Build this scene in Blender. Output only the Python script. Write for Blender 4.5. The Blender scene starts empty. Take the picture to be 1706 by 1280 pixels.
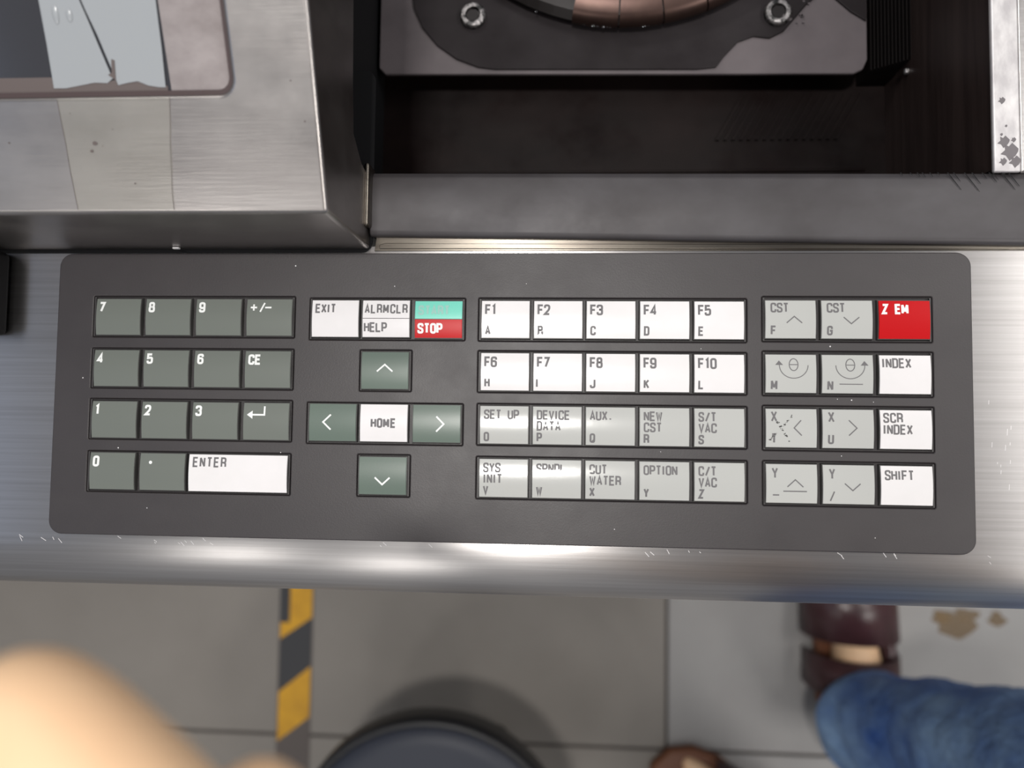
import bpy, bmesh, math, random
from mathutils import Vector, Matrix
random.seed(7)
PI = math.pi
C = bpy.context.scene.collection
S = bpy.context.scene
# world units are metres; the builders below work in millimetres measured from the
# console deck (x right along the console, y away from the operator, z up from the deck)
DECK = 810.0
def W(x, y, z): return Vector((x / 1000, y / 1000, (z + DECK) / 1000))

# ------------------------------------------------------------------ camera
cam_d = bpy.data.cameras.new('camera'); cam = bpy.data.objects.new('camera', cam_d); C.objects.link(cam)
cam.location = W(0, 0, 265.4)
cam.rotation_euler = (0.05286, 0.06257, 0.01316)
cam_d.sensor_width = 36; cam_d.lens = 26.0; cam_d.clip_start = 0.01
cam_d.dof.use_dof = True; cam_d.dof.focus_distance = 0.264; cam_d.dof.aperture_fstop = 7.0
S.camera = cam
# ------------------------------------------------------------------ world
wd = bpy.data.worlds.new('world'); S.world = wd; wd.use_nodes = True
nt = wd.node_tree; nt.nodes.clear()
wo = nt.nodes.new('ShaderNodeOutputWorld'); bg = nt.nodes.new('ShaderNodeBackground')
bg.inputs[0].default_value = (0.93, 0.95, 1.0, 1); bg.inputs[1].default_value = 0.275
nt.links.new(bg.outputs[0], wo.inputs[0])
# ------------------------------------------------------------------ lights (ceiling luminaires, a far window)
def area(name, loc, aim, sx, sy, power, col=(1, .97, .93)):
    d = bpy.data.lights.new(name, 'AREA'); d.shape = 'RECTANGLE'; d.size = sx; d.size_y = sy
    d.energy = power; d.color = col
    o = bpy.data.objects.new(name, d); C.objects.link(o); o.location = loc
    o.rotation_euler = (Vector(aim) - Vector(loc)).to_track_quat('-Z', 'Y').to_euler(); return o
area('ceiling_lamp', (-0.12, 0.09, 2.75), (-0.12, 0.09, 0), 0.22, 0.18, 19)
area('ceiling_tube', (-0.62, -2.0, 2.75), (-0.3, -0.6, 0.8), 0.34, 0.10, 5)
area('ceiling_tube', (-1.12, -1.3, 2.75), (-0.3, -0.3, 0.8), 0.30, 0.12, 4)
area('ceiling_tube', (1.75, 0.55, 2.75), (0, 0, 0.8), 1.2, 0.4, 19)
area('ceiling_tube', (-1.0, 1.9, 2.75), (0, 0, 0.8), 1.2, 0.3, 13)
area('ceiling_tube', (1.9, -1.2, 2.75), (0.5, -0.4, 0), 1.2, 0.3, 26)
area('skylight', (-2.3, -0.25, 2.8), (-0.2, 0, 0.8), 1.0, 0.9, 2.4, (.55, .70, 1))
S.view_settings.view_transform = 'Standard'; S.view_settings.look = 'None'
S.view_settings.gamma = 1; S.view_settings.use_curve_mapping = False
S.view_settings.exposure = -0.02

# ------------------------------------------------------------------ materials
def srgb(r, g, b):
    f = lambda c: (c / 255 / 12.92) if c / 255 <= .04045 else ((c / 255 + .055) / 1.055) ** 2.4
    return (f(r), f(g), f(b), 1)
def mat(name, col, rough=.5, metal=0, coat=0, spec=.5, noise=None, bump=None, rvar=0, alpha=1, aniso=0, emit=None):
    """noise=(scale xyz, strength, second colour); bump=(scale xyz, strength, distance)"""
    m = bpy.data.materials.new(name); m.use_nodes = True
    n = m.node_tree; b = n.nodes['Principled BSDF']
    b.inputs['Base Color'].default_value = col; b.inputs['Roughness'].default_value = rough
    b.inputs['Metallic'].default_value = metal; b.inputs['Coat Weight'].default_value = coat
    b.inputs['Coat Roughness'].default_value = .12
    b.inputs['Specular IOR Level'].default_value = spec; b.inputs['Alpha'].default_value = alpha
    b.inputs['Anisotropic'].default_value = aniso
    if aniso:      # brushed along x: highlights stretch across the brushing
        tv = n.nodes.new('ShaderNodeCombineXYZ'); tv.inputs[1].default_value = 1; n.links.new(tv.outputs[0], b.inputs['Tangent'])
    geo = n.nodes.new('ShaderNodeNewGeometry')
    def nz(scale, detail=5, rough=.6):
        mp = n.nodes.new('ShaderNodeMapping'); mp.inputs['Scale'].default_value = scale
        n.links.new(geo.outputs['Position'], mp.inputs['Vector'])
        t = n.nodes.new('ShaderNodeTexNoise'); t.inputs['Scale'].default_value = 1
        t.inputs['Detail'].default_value = detail; t.inputs['Roughness'].default_value = rough
        n.links.new(mp.outputs[0], t.inputs['Vector']); return t.outputs['Fac']
    def mapr(src, a, b_, lo, hi):
        r = n.nodes.new('ShaderNodeMapRange'); r.inputs[1].default_value = a; r.inputs[2].default_value = b_
        r.inputs[3].default_value = lo; r.inputs[4].default_value = hi; n.links.new(src, r.inputs[0]); return r.outputs[0]
    if noise:
        sc, st, c2 = noise
        mx = n.nodes.new('ShaderNodeMix'); mx.data_type = 'RGBA'
        mx.inputs[6].default_value = col; mx.inputs[7].default_value = c2
        n.links.new(mapr(nz(sc), .5 - st, .5 + st, 0, 1), mx.inputs[0]); n.links.new(mx.outputs[2], b.inputs['Base Color'])
    if rvar:
        n.links.new(mapr(nz((35, 35, 35)), .3, .7, max(.03, rough - rvar), rough + rvar), b.inputs['Roughness'])
    if bump:
        sc, st, dist = bump
        bp = n.nodes.new('ShaderNodeBump'); bp.inputs['Strength'].default_value = st; bp.inputs['Distance'].default_value = dist
        n.links.new(nz(sc, 3), bp.inputs['Height']); n.links.new(bp.outputs[0], b.inputs['Normal'])
    return m
M = {}
M['deck'] = mat('brushed_steel', (.41, .39, .385, 1), .31, 1, noise=((9, 700, 300), .25, (.54, .525, .52, 1)), bump=((70, 1900, 900), .3, .00005), aniso=.85)
M['house'] = mat('worn_steel', (.48, .452, .437, 1), .33, 1, noise=((13, 60, 30), .22, (.345, .32, .31, 1)), bump=((60, 1500, 800), .5, .00006), rvar=.05)
M['sill'] = mat('dull_dark_steel', (.045, .040, .042, 1), .5, .2, noise=((22, 34, 22), .16, (.072, .067, .072, 1)), bump=((400, 400, 400), .2, .00005), rvar=.08)
M['trim'] = mat('tarnished_steel', (.25, .225, .19, 1), .3, 1, aniso=.8, noise=((30, 300, 30), .2, (.16, .14, .12, 1)), bump=((80, 2500, 2500), .3, .00004))
M['post'] = mat('matt_aluminium', (.72, .70, .70, 1), .5, .6, noise=((120, 60, 60), .12, (.50, .48, .49, 1)), bump=((900, 900, 900), .2, .0001))
M['panel'] = mat('charcoal_plastic', srgb(51, 47, 49), .43, 0, noise=((18, 26, 18), .25, srgb(60, 56, 57)), bump=((1800, 1800, 1800), .25, .0001), rvar=.05)
M['frame'] = mat('charcoal_frame', srgb(58, 55, 55), .45, bump=((1500, 1500, 1500), .15, .0001))
M['keybody'] = mat('key_body_plastic', srgb(62, 61, 60), .4)
M['green'] = mat('green_grey_key_plastic', srgb(109, 114, 108), .33, bump=((1200, 1200, 1200), .06, .0001))
M['dgreen'] = mat('dark_green_key_plastic', srgb(98, 112, 103), .3, bump=((1200, 1200, 1200), .06, .0001))
M['grey'] = mat('light_grey_key_plastic', srgb(188, 189, 186), .17, bump=((300, 300, 300), .12, .00012))
M['white'] = mat('white_key_plastic', srgb(238, 235, 236), .2, noise=((60, 60, 60), .2, srgb(232, 230, 230)), bump=((260, 260, 260), .1, .0001))
M['red'] = mat('red_key_plastic', srgb(192, 4, 14), .32, spec=.2)
M['teal'] = mat('turquoise_key_plastic', srgb(120, 212, 192), .28)
M['ink'] = mat('grey_ink', srgb(104, 102, 104), .5)
M['white_ink'] = mat('white_ink', srgb(240, 242, 240), .5)
M['pale_ink'] = mat('faded_ink', srgb(150, 196, 186), .5)
M['void'] = mat('black_rubber', (.006, .006, .007, 1), .7, spec=.2)
M['chamber'] = mat('wet_shaded_chamber_wall', (.0045, .003, .003, 1), .4, 0, noise=((12, 25, 12), .2, (.012, .007, .0065, 1)), bump=((30, 8, 30), .15, .001), rvar=.12, spec=.13)  # near-black: shade of the deep recess is put into the colour
M['bellow'] = mat('black_bellows', (.010, .008, .008, 1), .45, spec=.2)
M['wetwall'] = mat('brown_wet_wall', (.045, .031, .028, 1), .4, noise=((10, 9, 150), .2, (.02, .013, .012, 1)), spec=.3)
M['plate'] = mat('wet_grey_plate', (.15, .13, .137, 1), .4, .0, noise=((25, 25, 25), .2, (.10, .087, .092, 1)), rvar=.1, spec=.3)
M['mat'] = mat('dark_wet_mat', (.016, .013, .014, 1), .4, 0, noise=((20, 28, 20), .2, (.030, .026, .028, 1)), rvar=.1, spec=.12)
M['copper'] = mat('brown_metal', (.085, .052, .043, 1), .36, .8, noise=((200, 200, 20), .2, (.07, .042, .036, 1)))
M['blackmetal'] = mat('black_metal', (.02, .017, .017, 1), .35, .3)
M['bolt'] = mat('scraped_bolt', (.42, .40, .40, 1), .35, .9, noise=((350, 350, 350), .08, (.05, .05, .05, 1)), bump=((700, 700, 700), .6, .0006))
M['drop'] = mat('water_bead', (.8, .8, .8, 1), .05, 1)
M['screen'] = mat('dark_screen_glass', (.03, .03, .036, 1), .14, 0, coat=.5, spec=.9)
M['film'] = mat('grey_green_film', srgb(158, 162, 166), .22, 0, spec=.5, bump=((90, 60, 90), .25, .0004))
M['clear'] = mat('clear_tape', srgb(200, 197, 184), .2, 0, alpha=.10, spec=.6, bump=((120, 90, 120), .2, .0004))
M['adhesive'] = mat('dark_adhesive', srgb(96, 86, 84), .5)
M['seal'] = mat('brown_black_sealant', srgb(70, 56, 56), .45)
M['grime'] = mat('grey_grime', srgb(110, 104, 108), .5, alpha=.75)
M['recess'] = mat('stained_steel', (.26, .225, .22, 1), .42, .8, noise=((45, 60, 45), .16, (.42, .375, .37, 1)), bump=((600, 600, 600), .2, .0001))
M['tile'] = mat('grey_floor_tile', srgb(140, 134, 127), .5, noise=((5, 5, 5), .25, srgb(128, 122, 115)), bump=((40, 40, 40), .1, .001))
M['tile_lit'] = mat('lit_floor_tile', srgb(160, 158, 156), .5, noise=((5, 5, 5), .25, srgb(146, 143, 141)), bump=((40, 40, 40), .1, .001))  # same tile, lightened to carry the brighter lighting on the right
M['grout'] = mat('dark_grout', srgb(84, 78, 74), .8)
M['stain'] = mat('tan_stain', srgb(158, 130, 92), .6, alpha=.45)
M['tape'] = mat('yellow_tape', srgb(222, 165, 24), .5, noise=((30, 30, 30), .15, srgb(200, 146, 24)))
M['tapeb'] = mat('black_tape', srgb(52, 52, 55), .5)
M['tapebase'] = mat('worn_tape_base', srgb(94, 86, 82), .6)
M['cab'] = mat('painted_steel_cabinet', srgb(150, 148, 144), .5)
M['stool'] = mat('navy_vinyl', srgb(44, 48, 60), .5, bump=((250, 250, 250), .2, .0005))
M['stoolrim'] = mat('black_edge', srgb(26, 26, 29), .45)
M['chrome'] = mat('chrome_tube', (.7, .7, .7, 1), .2, 1)
M['skin'] = mat('skin', srgb(252, 212, 170), .5, noise=((60, 60, 60), .2, srgb(248, 204, 162)))  # lightened: strong light on the near finger is painted into the tone
M['leather'] = mat('oxblood_leather', srgb(72, 44, 46), .28, noise=((40, 40, 40), .2, srgb(58, 36, 38)), bump=((500, 500, 500), .3, .0006))
M['sole'] = mat('brown_leather_sole', srgb(120, 74, 48), .5)
M['jeans'] = mat('blue_denim', srgb(52, 92, 164), .75, noise=((8, 8, 5), .16, srgb(146, 178, 212)), bump=((26, 26, 14), .6, .02))
M['shirt'] = mat('grey_shirt', srgb(110, 114, 122), .8, bump=((30, 30, 20), .5, .01))
M['hair'] = mat('black_hair', srgb(24, 20, 18), .6, bump=((300, 300, 60), .6, .003))
M['eye'] = mat('eye_white', srgb(230, 228, 224), .3); M['iris'] = mat('dark_iris', srgb(40, 26, 18), .3)
M['lip'] = mat('lip_skin', srgb(180, 104, 94), .5)

# ------------------------------------------------------------------ builders (coordinates in mm from the deck)
def link(o, parent=None, label=None, cat=None, group=None, kind=None):
    C.objects.link(o)
    if parent is not None: o.parent = parent
    for k, v in (('label', label), ('category', cat), ('group', group), ('kind', kind)):
        if v: o[k] = v
    return o
WL = {}
def thing(name, base, label, cat, group=None):
    o = bpy.data.objects.new(name, None); o.location = W(*base); o.empty_display_size = .02
    link(o, None, label, cat, group); WL[o] = o.location.copy(); return o
def obj(name, bm, m, parent=None, smooth=False, origin=None, bevel=0, seg=2, **kw):
    """bm holds deck millimetres; the object's origin goes to the middle of its base"""
    bm.verts.ensure_lookup_table()
    cs = [v.co for v in bm.verts]
    if origin is None:
        origin = ((min(c.x for c in cs) + max(c.x for c in cs)) / 2, (min(c.y for c in cs) + max(c.y for c in cs)) / 2, min(c.z for c in cs))
    og = W(*origin)
    for v in bm.verts: v.co = W(*v.co) - og
    bmesh.ops.recalc_face_normals(bm, faces=bm.faces)
    me = bpy.data.meshes.new(name); bm.to_mesh(me); bm.free()
    me.materials.append(m)
    if smooth:
        for p in me.polygons: p.use_smooth = True
    o = bpy.data.objects.new(name, me)
    o.location = og - (WL[parent] if parent is not None else Vector())
    link(o, parent, **kw); WL[o] = og.copy()
    if bevel:
        b = o.modifiers.new('bevel', 'BEVEL'); b.width = bevel / 1000; b.segments = seg; b.limit_method = 'ANGLE'; b.angle_limit = .6
        b.harden_normals = False
        for p in me.polygons: p.use_smooth = True
        try: me.set_sharp_from_angle(angle=math.radians(50))
        except Exception: pass
    return o
def copy_of(o, parent, world):
    c = o.copy(); C.objects.link(c); c.parent = parent
    c.location = W(*world) - (WL[parent] if parent is not None else Vector()); WL[c] = W(*world); return c
def box(bm, x0, x1, y0, y1, z0, z1):
    v = [bm.verts.new(p) for p in ((x0, y0, z0), (x1, y0, z0), (x1, y1, z0), (x0, y1, z0), (x0, y0, z1), (x1, y0, z1), (x1, y1, z1), (x0, y1, z1))]
    for f in ((3, 2, 1, 0), (4, 5, 6, 7), (0, 1, 5, 4), (1, 2, 6, 5), (2, 3, 7, 6), (3, 0, 4, 7)): bm.faces.new([v[i] for i in f])
    return bm
def B(*a): return box(bmesh.new(), *a)
def prism(pts, axis, a, b, bm=None):
    """closed outline extruded along an axis; pts are the other two coordinates in order"""
    bm = bm or bmesh.new()
    def mk(p, t): return {'x': (t, p[0], p[1]), 'y': (p[0], t, p[1]), 'z': (p[0], p[1], t)}[axis]
    A = [bm.verts.new(mk(p, a)) for p in pts]; Bv = [bm.verts.new(mk(p, b)) for p in pts]
    n = len(pts)
    bm.faces.new(A); bm.faces.new(Bv[::-1])
    for i in range(n): bm.faces.new((A[i], A[(i + 1) % n], Bv[(i + 1) % n], Bv[i]))
    return bm
def rrect(x0, x1, y0, y1, r, n=6):
    out = []
    for cx, cy, a0 in ((x1 - r, y1 - r, 0), (x0 + r, y1 - r, 90), (x0 + r, y0 + r, 180), (x1 - r, y0 + r, 270)):
        for i in range(n + 1):
            a = math.radians(a0 + 90 * i / n); out.append((cx + r * math.cos(a), cy + r * math.sin(a)))
    return out
def lathe(bm, prof, cx, cy, n=48, a0=0, a1=2 * PI):
    """prof: (radius, z) list, turned about a vertical axis"""
    full = abs(a1 - a0 - 2 * PI) < 1e-6
    k = n if full else n + 1
    rings = []
    for r, z in prof:
        rings.append([bm.verts.new((cx + r * math.cos(a0 + (a1 - a0) * i / n), cy + r * math.sin(a0 + (a1 - a0) * i / n), z)) for i in range(k)])
    for i in range(len(rings) - 1):
        for j in range(n if full else n):
            a, b = rings[i], rings[i + 1]; j2 = (j + 1) % k
            if not full and j == k - 1: continue
            bm.faces.new((a[j], a[j2], b[j2], b[j]))
    if prof[0][0] > 0 and full: bm.faces.new(rings[0][::-1])
    if full: bm.faces.new(rings[-1])
    return bm
def tube(bm, p, q, r, n=10):
    p, q = Vector(p), Vector(q); d = (q - p).normalized()
    u = d.orthogonal().normalized(); v = d.cross(u)
    a = [bm.verts.new(p + (u * math.cos(2 * PI * i / n) + v * math.sin(2 * PI * i / n)) * r) for i in range(n)]
    b = [bm.verts.new(q + (u * math.cos(2 * PI * i / n) + v * math.sin(2 * PI * i / n)) * r) for i in range(n)]
    for i in range(n): bm.faces.new((a[i], a[(i + 1) % n], b[(i + 1) % n], b[i]))
    bm.faces.new(a[::-1]); bm.faces.new(b); return bm
def carve(o, cutter_bm):
    """subtract a shape from an object's mesh and keep the result as plain mesh data"""
    og = WL[o]
    for v in cutter_bm.verts: v.co = W(*v.co) - og
    bmesh.ops.recalc_face_normals(cutter_bm, faces=cutter_bm.faces)
    me = bpy.data.meshes.new('cut'); cutter_bm.to_mesh(me); cutter_bm.free()
    c = bpy.data.objects.new('cut', me); C.objects.link(c); c.location = og
    par = o.parent; loc = o.location.copy()
    o.parent = None; o.location = og
    m = o.modifiers.new('carve', 'BOOLEAN'); m.operation = 'DIFFERENCE'; m.object = c; m.solver = 'EXACT'
    bev = [x for x in o.modifiers if x.type == 'BEVEL']
    keep = [(b.width, b.segments, b.angle_limit) for b in bev]
    for b in bev: o.modifiers.remove(b)
    dg = bpy.context.evaluated_depsgraph_get(); dg.update()
    new = bpy.data.meshes.new_from_object(o.evaluated_get(dg))
    o.modifiers.clear(); new.name = o.data.name; o.data = new
    for w, s_, al in keep:
        b = o.modifiers.new('bevel', 'BEVEL'); b.width = w; b.segments = s_; b.limit_method = 'ANGLE'; b.angle_limit = al
    o.parent = par; o.location = loc
    bpy.data.objects.remove(c)

# ================================================================== FLOOR (setting)
FZ = -DECK
floor = obj('floor', B(-2600, 2600, -2400, 2200, FZ - 60, FZ - 3), M['grout'], kind='structure')
T = 558.0
tile_meshes = {}
for i in range(-5, 5):
    for j in range(-4, 4):
        x0 = 156 + i * T; y0 = -456 + j * T
        k = 'tile_lit' if i == 0 else 'tile'
        if k not in tile_meshes:
            tile_meshes[k] = obj('floor_tile', prism(rrect(x0 + 2, x0 + T - 2, y0 + 2, y0 + T - 2, 2, 1), 'z', FZ - 3, FZ), M[k], floor, bevel=.8, seg=1)
        else:
            copy_of(tile_meshes[k], floor, (x0 + T / 2, y0 + T / 2, FZ - 3))
st = bmesh.new()
for cx, cy, r in ((548, -272, 26), (566, -258, 15), (606, -262, 12), (530, -262, 12)):
    ring = [(cx + r * (1 + .3 * math.sin(3 * a + cx)) * math.cos(a), cy + r * .7 * (1 + .3 * math.cos(2 * a + cx)) * math.sin(a)) for a in [2 * PI * t / 18 for t in range(18)]]
    prism(ring, 'z', FZ, FZ + .15 + .01 * r, st)
obj('floor_stain', st, M['stain'], label='tan splash stain dried on the lit floor tile right of the shoe', cat='stain')

# ------------------------------------------------------------------ hazard tape on the floor
tp = thing('floor_marking_tape', (-379, -500, FZ), 'worn yellow and black striped hazard tape stuck on the grey floor', 'tape')
obj('tape_backing', B(-404, -354, -1500, 900, FZ, FZ + .5), M['tapebase'], tp)
xa, xb = -402.5, -356.0
def stripe(name, y1l, y1r, y0l, y0r, m):
    obj(name, prism([(xa, y0l), (xb, y0r), (xb, y1r), (xa, y1l)], 'z', FZ + .5, FZ + .8), m, tp)
stripe('yellow_stripe', -232, -205, -320, -288, M['tape'])
stripe('black_stripe', -320, -288, -396, -358, M['tapeb'])
stripe('yellow_stripe', -396, -358, -466, -430, M['tape'])
for k in range(1, 6):
    o0 = 158 * k
    if k < 5:
        stripe('yellow_stripe', -232 + o0, -194 + o0, -320 + o0, -282 + o0, M['tape'])
        stripe('black_stripe', -320 + o0 + 0, -282 + o0, -386 + o0, -348 + o0, M['tapeb'])
    if k >= 2:
        stripe('yellow_stripe', -396 - o0 + 158, -358 - o0 + 158, -466 - o0 + 158, -428 - o0 + 158, M['tape'])
obj('tape_patch', B(-403.5, -389, -296, -225, FZ + .8, FZ + 1.2), M['tapeb'], tp)

# ================================================================== MACHINE CABINET + DECK
cab = obj('machine_cabinet', prism([(-44, FZ + 40), (-44, -8), (58, -8), (58, -92), (620, -92), (620, FZ + 40)], 'x', -400, 400), M['cab'],
          label='pale steel machine cabinet standing under the console deck', cat='cabinet', bevel=3)
# deck with rounded front lip
R = 16.0
prof = [(64.0, 0), (-44.0, 0)]
prof += [(-44 - 20.4 * math.sin(a), -R + R * math.cos(a)) for a in [math.radians(t) for t in range(3, 91, 3)]]
prof += [(-64.4, -40), (-62.4, -40), (-62.4, -16), (-50, -6), (64, -6)]
deck = obj('console_deck', prism(prof, 'x', -420, 420), M['deck'], label='brushed steel console deck with rounded front edge around the keypad', cat='console')
for p in deck.data.polygons: p.use_smooth = True
deck.data.set_sharp_from_angle(angle=math.radians(30))

# ------------------------------------------------------------------ sill between deck and work chamber
sl = thing('chamber_sill', (40, 76, 0), 'dull dark steel sill bar along the back of the keypad deck', 'sill')
def skew(pts): return pts
bm = bmesh.new()
sp = [(67.2, .6), (67.1, 2.6), (67.8, 3.6), (69.2, 4.1), (82, 4.5), (88.6, 4.1), (90.6, 2.4), (90.6, -80), (80, -80), (80, -6), (68, -6)]
def slant(bm, k=-.0164, k2=-.0086):
    for v in bm.verts:
        t = max(0, min(1, (v.co.y - 67) / 23.6)); v.co.y += (k + (k2 - k) * t) * (v.co.x + 67)
    return bm
obj('sill_bar', slant(prism(sp, 'x', -69.2, 420)), M['sill'], sl, bevel=.7, seg=3)
bm = bmesh.new(); prism([(-68, 62.2), (420, 62.2), (420, 62.4), (-67, 69.5)], 'z', .05, .7, bm)
obj('sill_seat', bm, M['trim'], sl, bevel=.3)
bm = bmesh.new(); prism([(-66, 62.9), (420, 61.9), (420, 62.3), (-64, 65.0), (-66, 64.4)], 'z', .6, 1.25, bm)
obj('sealing_bead', bm, M['trim'], sl, bevel=.4)

# ------------------------------------------------------------------ display housing (tilted top, recess, film)
TH = math.radians(22.5)
HY, HZ = 62.2, 50.0
def on(u, v, w=0):    # point on the tilted housing top
    return (u, HY + v * math.cos(TH) - w * math.sin(TH), HZ + v * math.sin(TH) + w * math.cos(TH))
hs = thing('display_housing', (-170, 130, 0), 'worn brushed steel display housing with recessed screen beside the chamber', 'housing')
ty, tz = HY + 190 * math.cos(TH), HZ + 190 * math.sin(TH)
shell = obj('housing_shell', prism([(HY + .6, 0), (HY, HZ), (ty, tz), (ty, 34), (112, 26), (97, 24), (91, 14), (88.5, 0)], 'x', -400, -69.8), M['house'], hs, bevel=2.6, seg=4)
cut = bmesh.new()
rc = rrect(-400 - 40, -94.2, 33.6, 240, 4.5, 6)
A_ = [cut.verts.new(on(x, v, -2.6)) for x, v in rc]; B_ = [cut.verts.new(on(x, v, 12)) for x, v in rc]
cut.faces.new(A_); cut.faces.new(B_[::-1])
for i in range(len(rc)): cut.faces.new((A_[i], A_[(i + 1) % len(rc)], B_[(i + 1) % len(rc)], B_[i]))
carve(shell, cut)
shell.modifiers['bevel'].width = .0018
for p in shell.data.polygons: p.use_smooth = True
shell.data.set_sharp_from_angle(angle=math.radians(50))
def sheet(outline, w0, w1, jitter=0):
    bm = bmesh.new()
    a = [bm.verts.new(on(x, v, w0)) for x, v in outline]; b = [bm.verts.new(on(x, v, w1)) for x, v in outline]
    bm.faces.new(a); bm.faces.new(b[::-1]); n = len(a)
    for i in range(n): bm.faces.new((a[i], a[(i + 1) % n], b[(i + 1) % n], b[i]))
    return bm
g_ = bmesh.new(); ro = rrect(-400, -94.2, 33.6, 150, 4.5, 6); ri = rrect(-400, -95.3, 34.9, 150, 3.6, 6)
for z0, z1, nm in ((-2.6, -1.2, 0),):
    oa = [[g_.verts.new(on(x, v, z)) for x, v in ro] for z in (z0, z1)]; ia = [[g_.verts.new(on(x, v, z)) for x, v in ri] for z in (z0, z1)]
    for i in range(len(ro)):
        j = (i + 1) % len(ro)
        for q in ((oa[0][i], oa[0][j], oa[1][j], oa[1][i]), (ia[0][i], ia[0][j], ia[1][j], ia[1][i]), (oa[1][i], oa[1][j], ia[1][j], ia[1][i])): g_.faces.new(q)
obj('recess_seal', g_, M['seal'], hs)
obj('recess_plate', sheet([(-113.4, 34.4), (-95.6, 34.4), (-95.0, 36), (-94.6, 150), (-113.4, 150)], -2.6, -2.2), M['recess'], hs)
obj('screen', sheet([(-390, 34.2), (-113.4, 34.2), (-113.4, 150), (-390, 150)], -2.6, -2.3), M['screen'], hs)
obj('screen_edge_strip', sheet([(-390, 33.8), (-114.4, 33.8), (-114.4, 36.2), (-126, 38.8), (-133, 37.4), (-140, 37.8), (-147, 37), (-149, 39), (-390, 39.2)], -2.3, -2.05), M['adhesive'], hs)
def wav(x0, v0, x1, v1, n=8, amp=.25):
    return [(x0 + (x1 - x0) * i / n + (amp * math.sin(i * 2.1 + x0) if 0 < i < n else 0), v0 + (v1 - v0) * i / n) for i in range(n + 1)]
# two strips of film lie side by side on the screen
f1 = wav(-149.0, 37.2, -147.6, 95, 6, .15) + [(-146.6, 95)] + wav(-146.6, 95, -132.3, 37.4, 10, .25)[1:] + [(-134, 38.4), (-138, 38.1), (-144, 37.3)]
f1 = [(-148.7, 36.0), (-148.2, 48), (-147.9, 64), (-137.5, 64), (-136.4, 60), (-134.4, 53), (-132.4, 45.6), (-130.4, 38.4), (-132.2, 37.2), (-136, 37.4), (-141, 36.6), (-145, 36.0)]
f2 = [(-129.0, 36.6), (-130.4, 42), (-132.6, 50), (-134.8, 56.5), (-136.9, 64), (-137.6, 90), (-113.6, 90), (-113.9, 58), (-114.3, 46), (-114.9, 35.8), (-117, 35.9), (-120, 36.4), (-123, 37.6), (-126, 37.2)]
fl = thing('protective_film', on(-130, 48, -2), 'pale grey film strips peeling on the recessed screen at left', 'film')
obj('film_strip', sheet(f1, -2.05, -1.85), M['film'], fl)
obj('film_strip', sheet(f2, -2.05, -1.82), M['film'], fl)
obj('film_wrinkle', sheet([(-131.4, 39.4), (-129.4, 38), (-128.8, 43.2), (-129.6, 43.6), (-130.2, 40)], -2.0, -1.6), M['adhesive'], fl)
w = bmesh.new()
for (u, v, a, b) in ((-143.8, 55.5, .9, 2.6), (-139.8, 55.2, .9, 1.8)):
    ring = [on(u + a * math.cos(t), v + b * math.sin(t), -1.7) for t in [2 * PI * i / 12 for i in range(12)]]
    c = w.verts.new(on(u, v, -1.1)); vs = [w.verts.new(p) for p in ring]
    for i in range(12): w.faces.new((vs[i], vs[(i + 1) % 12], c))
obj('film_bubble', w, M['film'], fl, smooth=True)
obj('clear_tape_strip', sheet([(-147.6, 1.2), (-117.2, 1.2)] + [(-117.2 + 4.2 * i / 8 + .15 * math.sin(i * 2.3), 1.2 + 32 * i / 8) for i in range(1, 9)] + [(-147.2, 33.2)], .02, .10), M['clear'], fl)
# thin cracks along the tape's two edges
def crack(p, wd=.16):
    bm = bmesh.new(); n = len(p)
    for i in range(n - 1):
        (x0, v0), (x1, v1) = p[i], p[i + 1]
        L = math.hypot(x1 - x0, v1 - v0); nx, ny = (v1 - v0) / L * wd / 2, -(x1 - x0) / L * wd / 2
        a = [bm.verts.new(on(x, v, .11)) for x, v in ((x0 - nx, v0 - ny), (x1 - nx, v1 - ny), (x1 + nx, v1 + ny), (x0 + nx, v0 + ny))]
        bm.faces.new(a)
    return bm
obj('tape_edge', crack([(-147.6, 1.2), (-147.6, 12), (-147.3, 20), (-147.2, 33)]), M['adhesive'], fl)
obj('tape_edge', crack([(-117.2, 1.2), (-117.0, 6), (-115.9, 14), (-115.2, 20), (-114.2, 26), (-113.2, 33)]), M['adhesive'], fl)
sp_ = bmesh.new()
for u, v, r in ((-138.2, 20.6, .8), (-139.6, 18.4, .55), (-136, 19.8, .2), (-132, 24.5, .2), (-164.8, 21, .3), (-77, 37, .25), (-74, 26, .3), (-128, 9, .3), (-144, 29, .2)):
    sp_.faces.new([sp_.verts.new(on(u + r * math.cos(t), v + r * .8 * math.sin(t), .12)) for t in [2 * PI * i / 9 for i in range(9)]])
obj('dirt_specks', sp_, M['adhesive'], hs, kind='stuff')
# small bracket, gasket strip and dark stop block around the housing
br = obj('side_bracket', B(-70.6, -68.3, 69.5, 92.5, 0, 9), M['trim'], hs, bevel=1.6, seg=3)
obj('base_gasket', prism(rrect(-405, -68.9, 61.6, 130, 4, 5), 'z', 0, .7), M['void'], hs)
obj('front_nick', B(-141.5, -139.2, 61.9, 62.5, 5, 6.2), M['white'], hs)
obj('side_buffer', B(-300, -207.5, 30, 61.5, 0, 10), M['void'], label='black rubber block on the deck at the far left edge', cat='block', bevel=2)

# ================================================================== WORK CHAMBER
CF = -80.0
ch = thing('work_chamber', (40, 220, CF), 'dark wet work chamber sunk behind the sill', 'chamber')
obj('chamber_floor', B(-90, 156, 91, 480, CF - 8, CF), M['chamber'], ch)
obj('chamber_left_wall', B(-92, -85.5, 91.5, 480, CF, 22), M['void'], ch)
obj('chamber_right_wall', B(149.3, 156, 90, 480, CF, 3.2), M['wetwall'], ch)
obj('chamber_back_wall', B(-92, 156, 470, 480, CF, 24), M['chamber'], ch)
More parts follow.
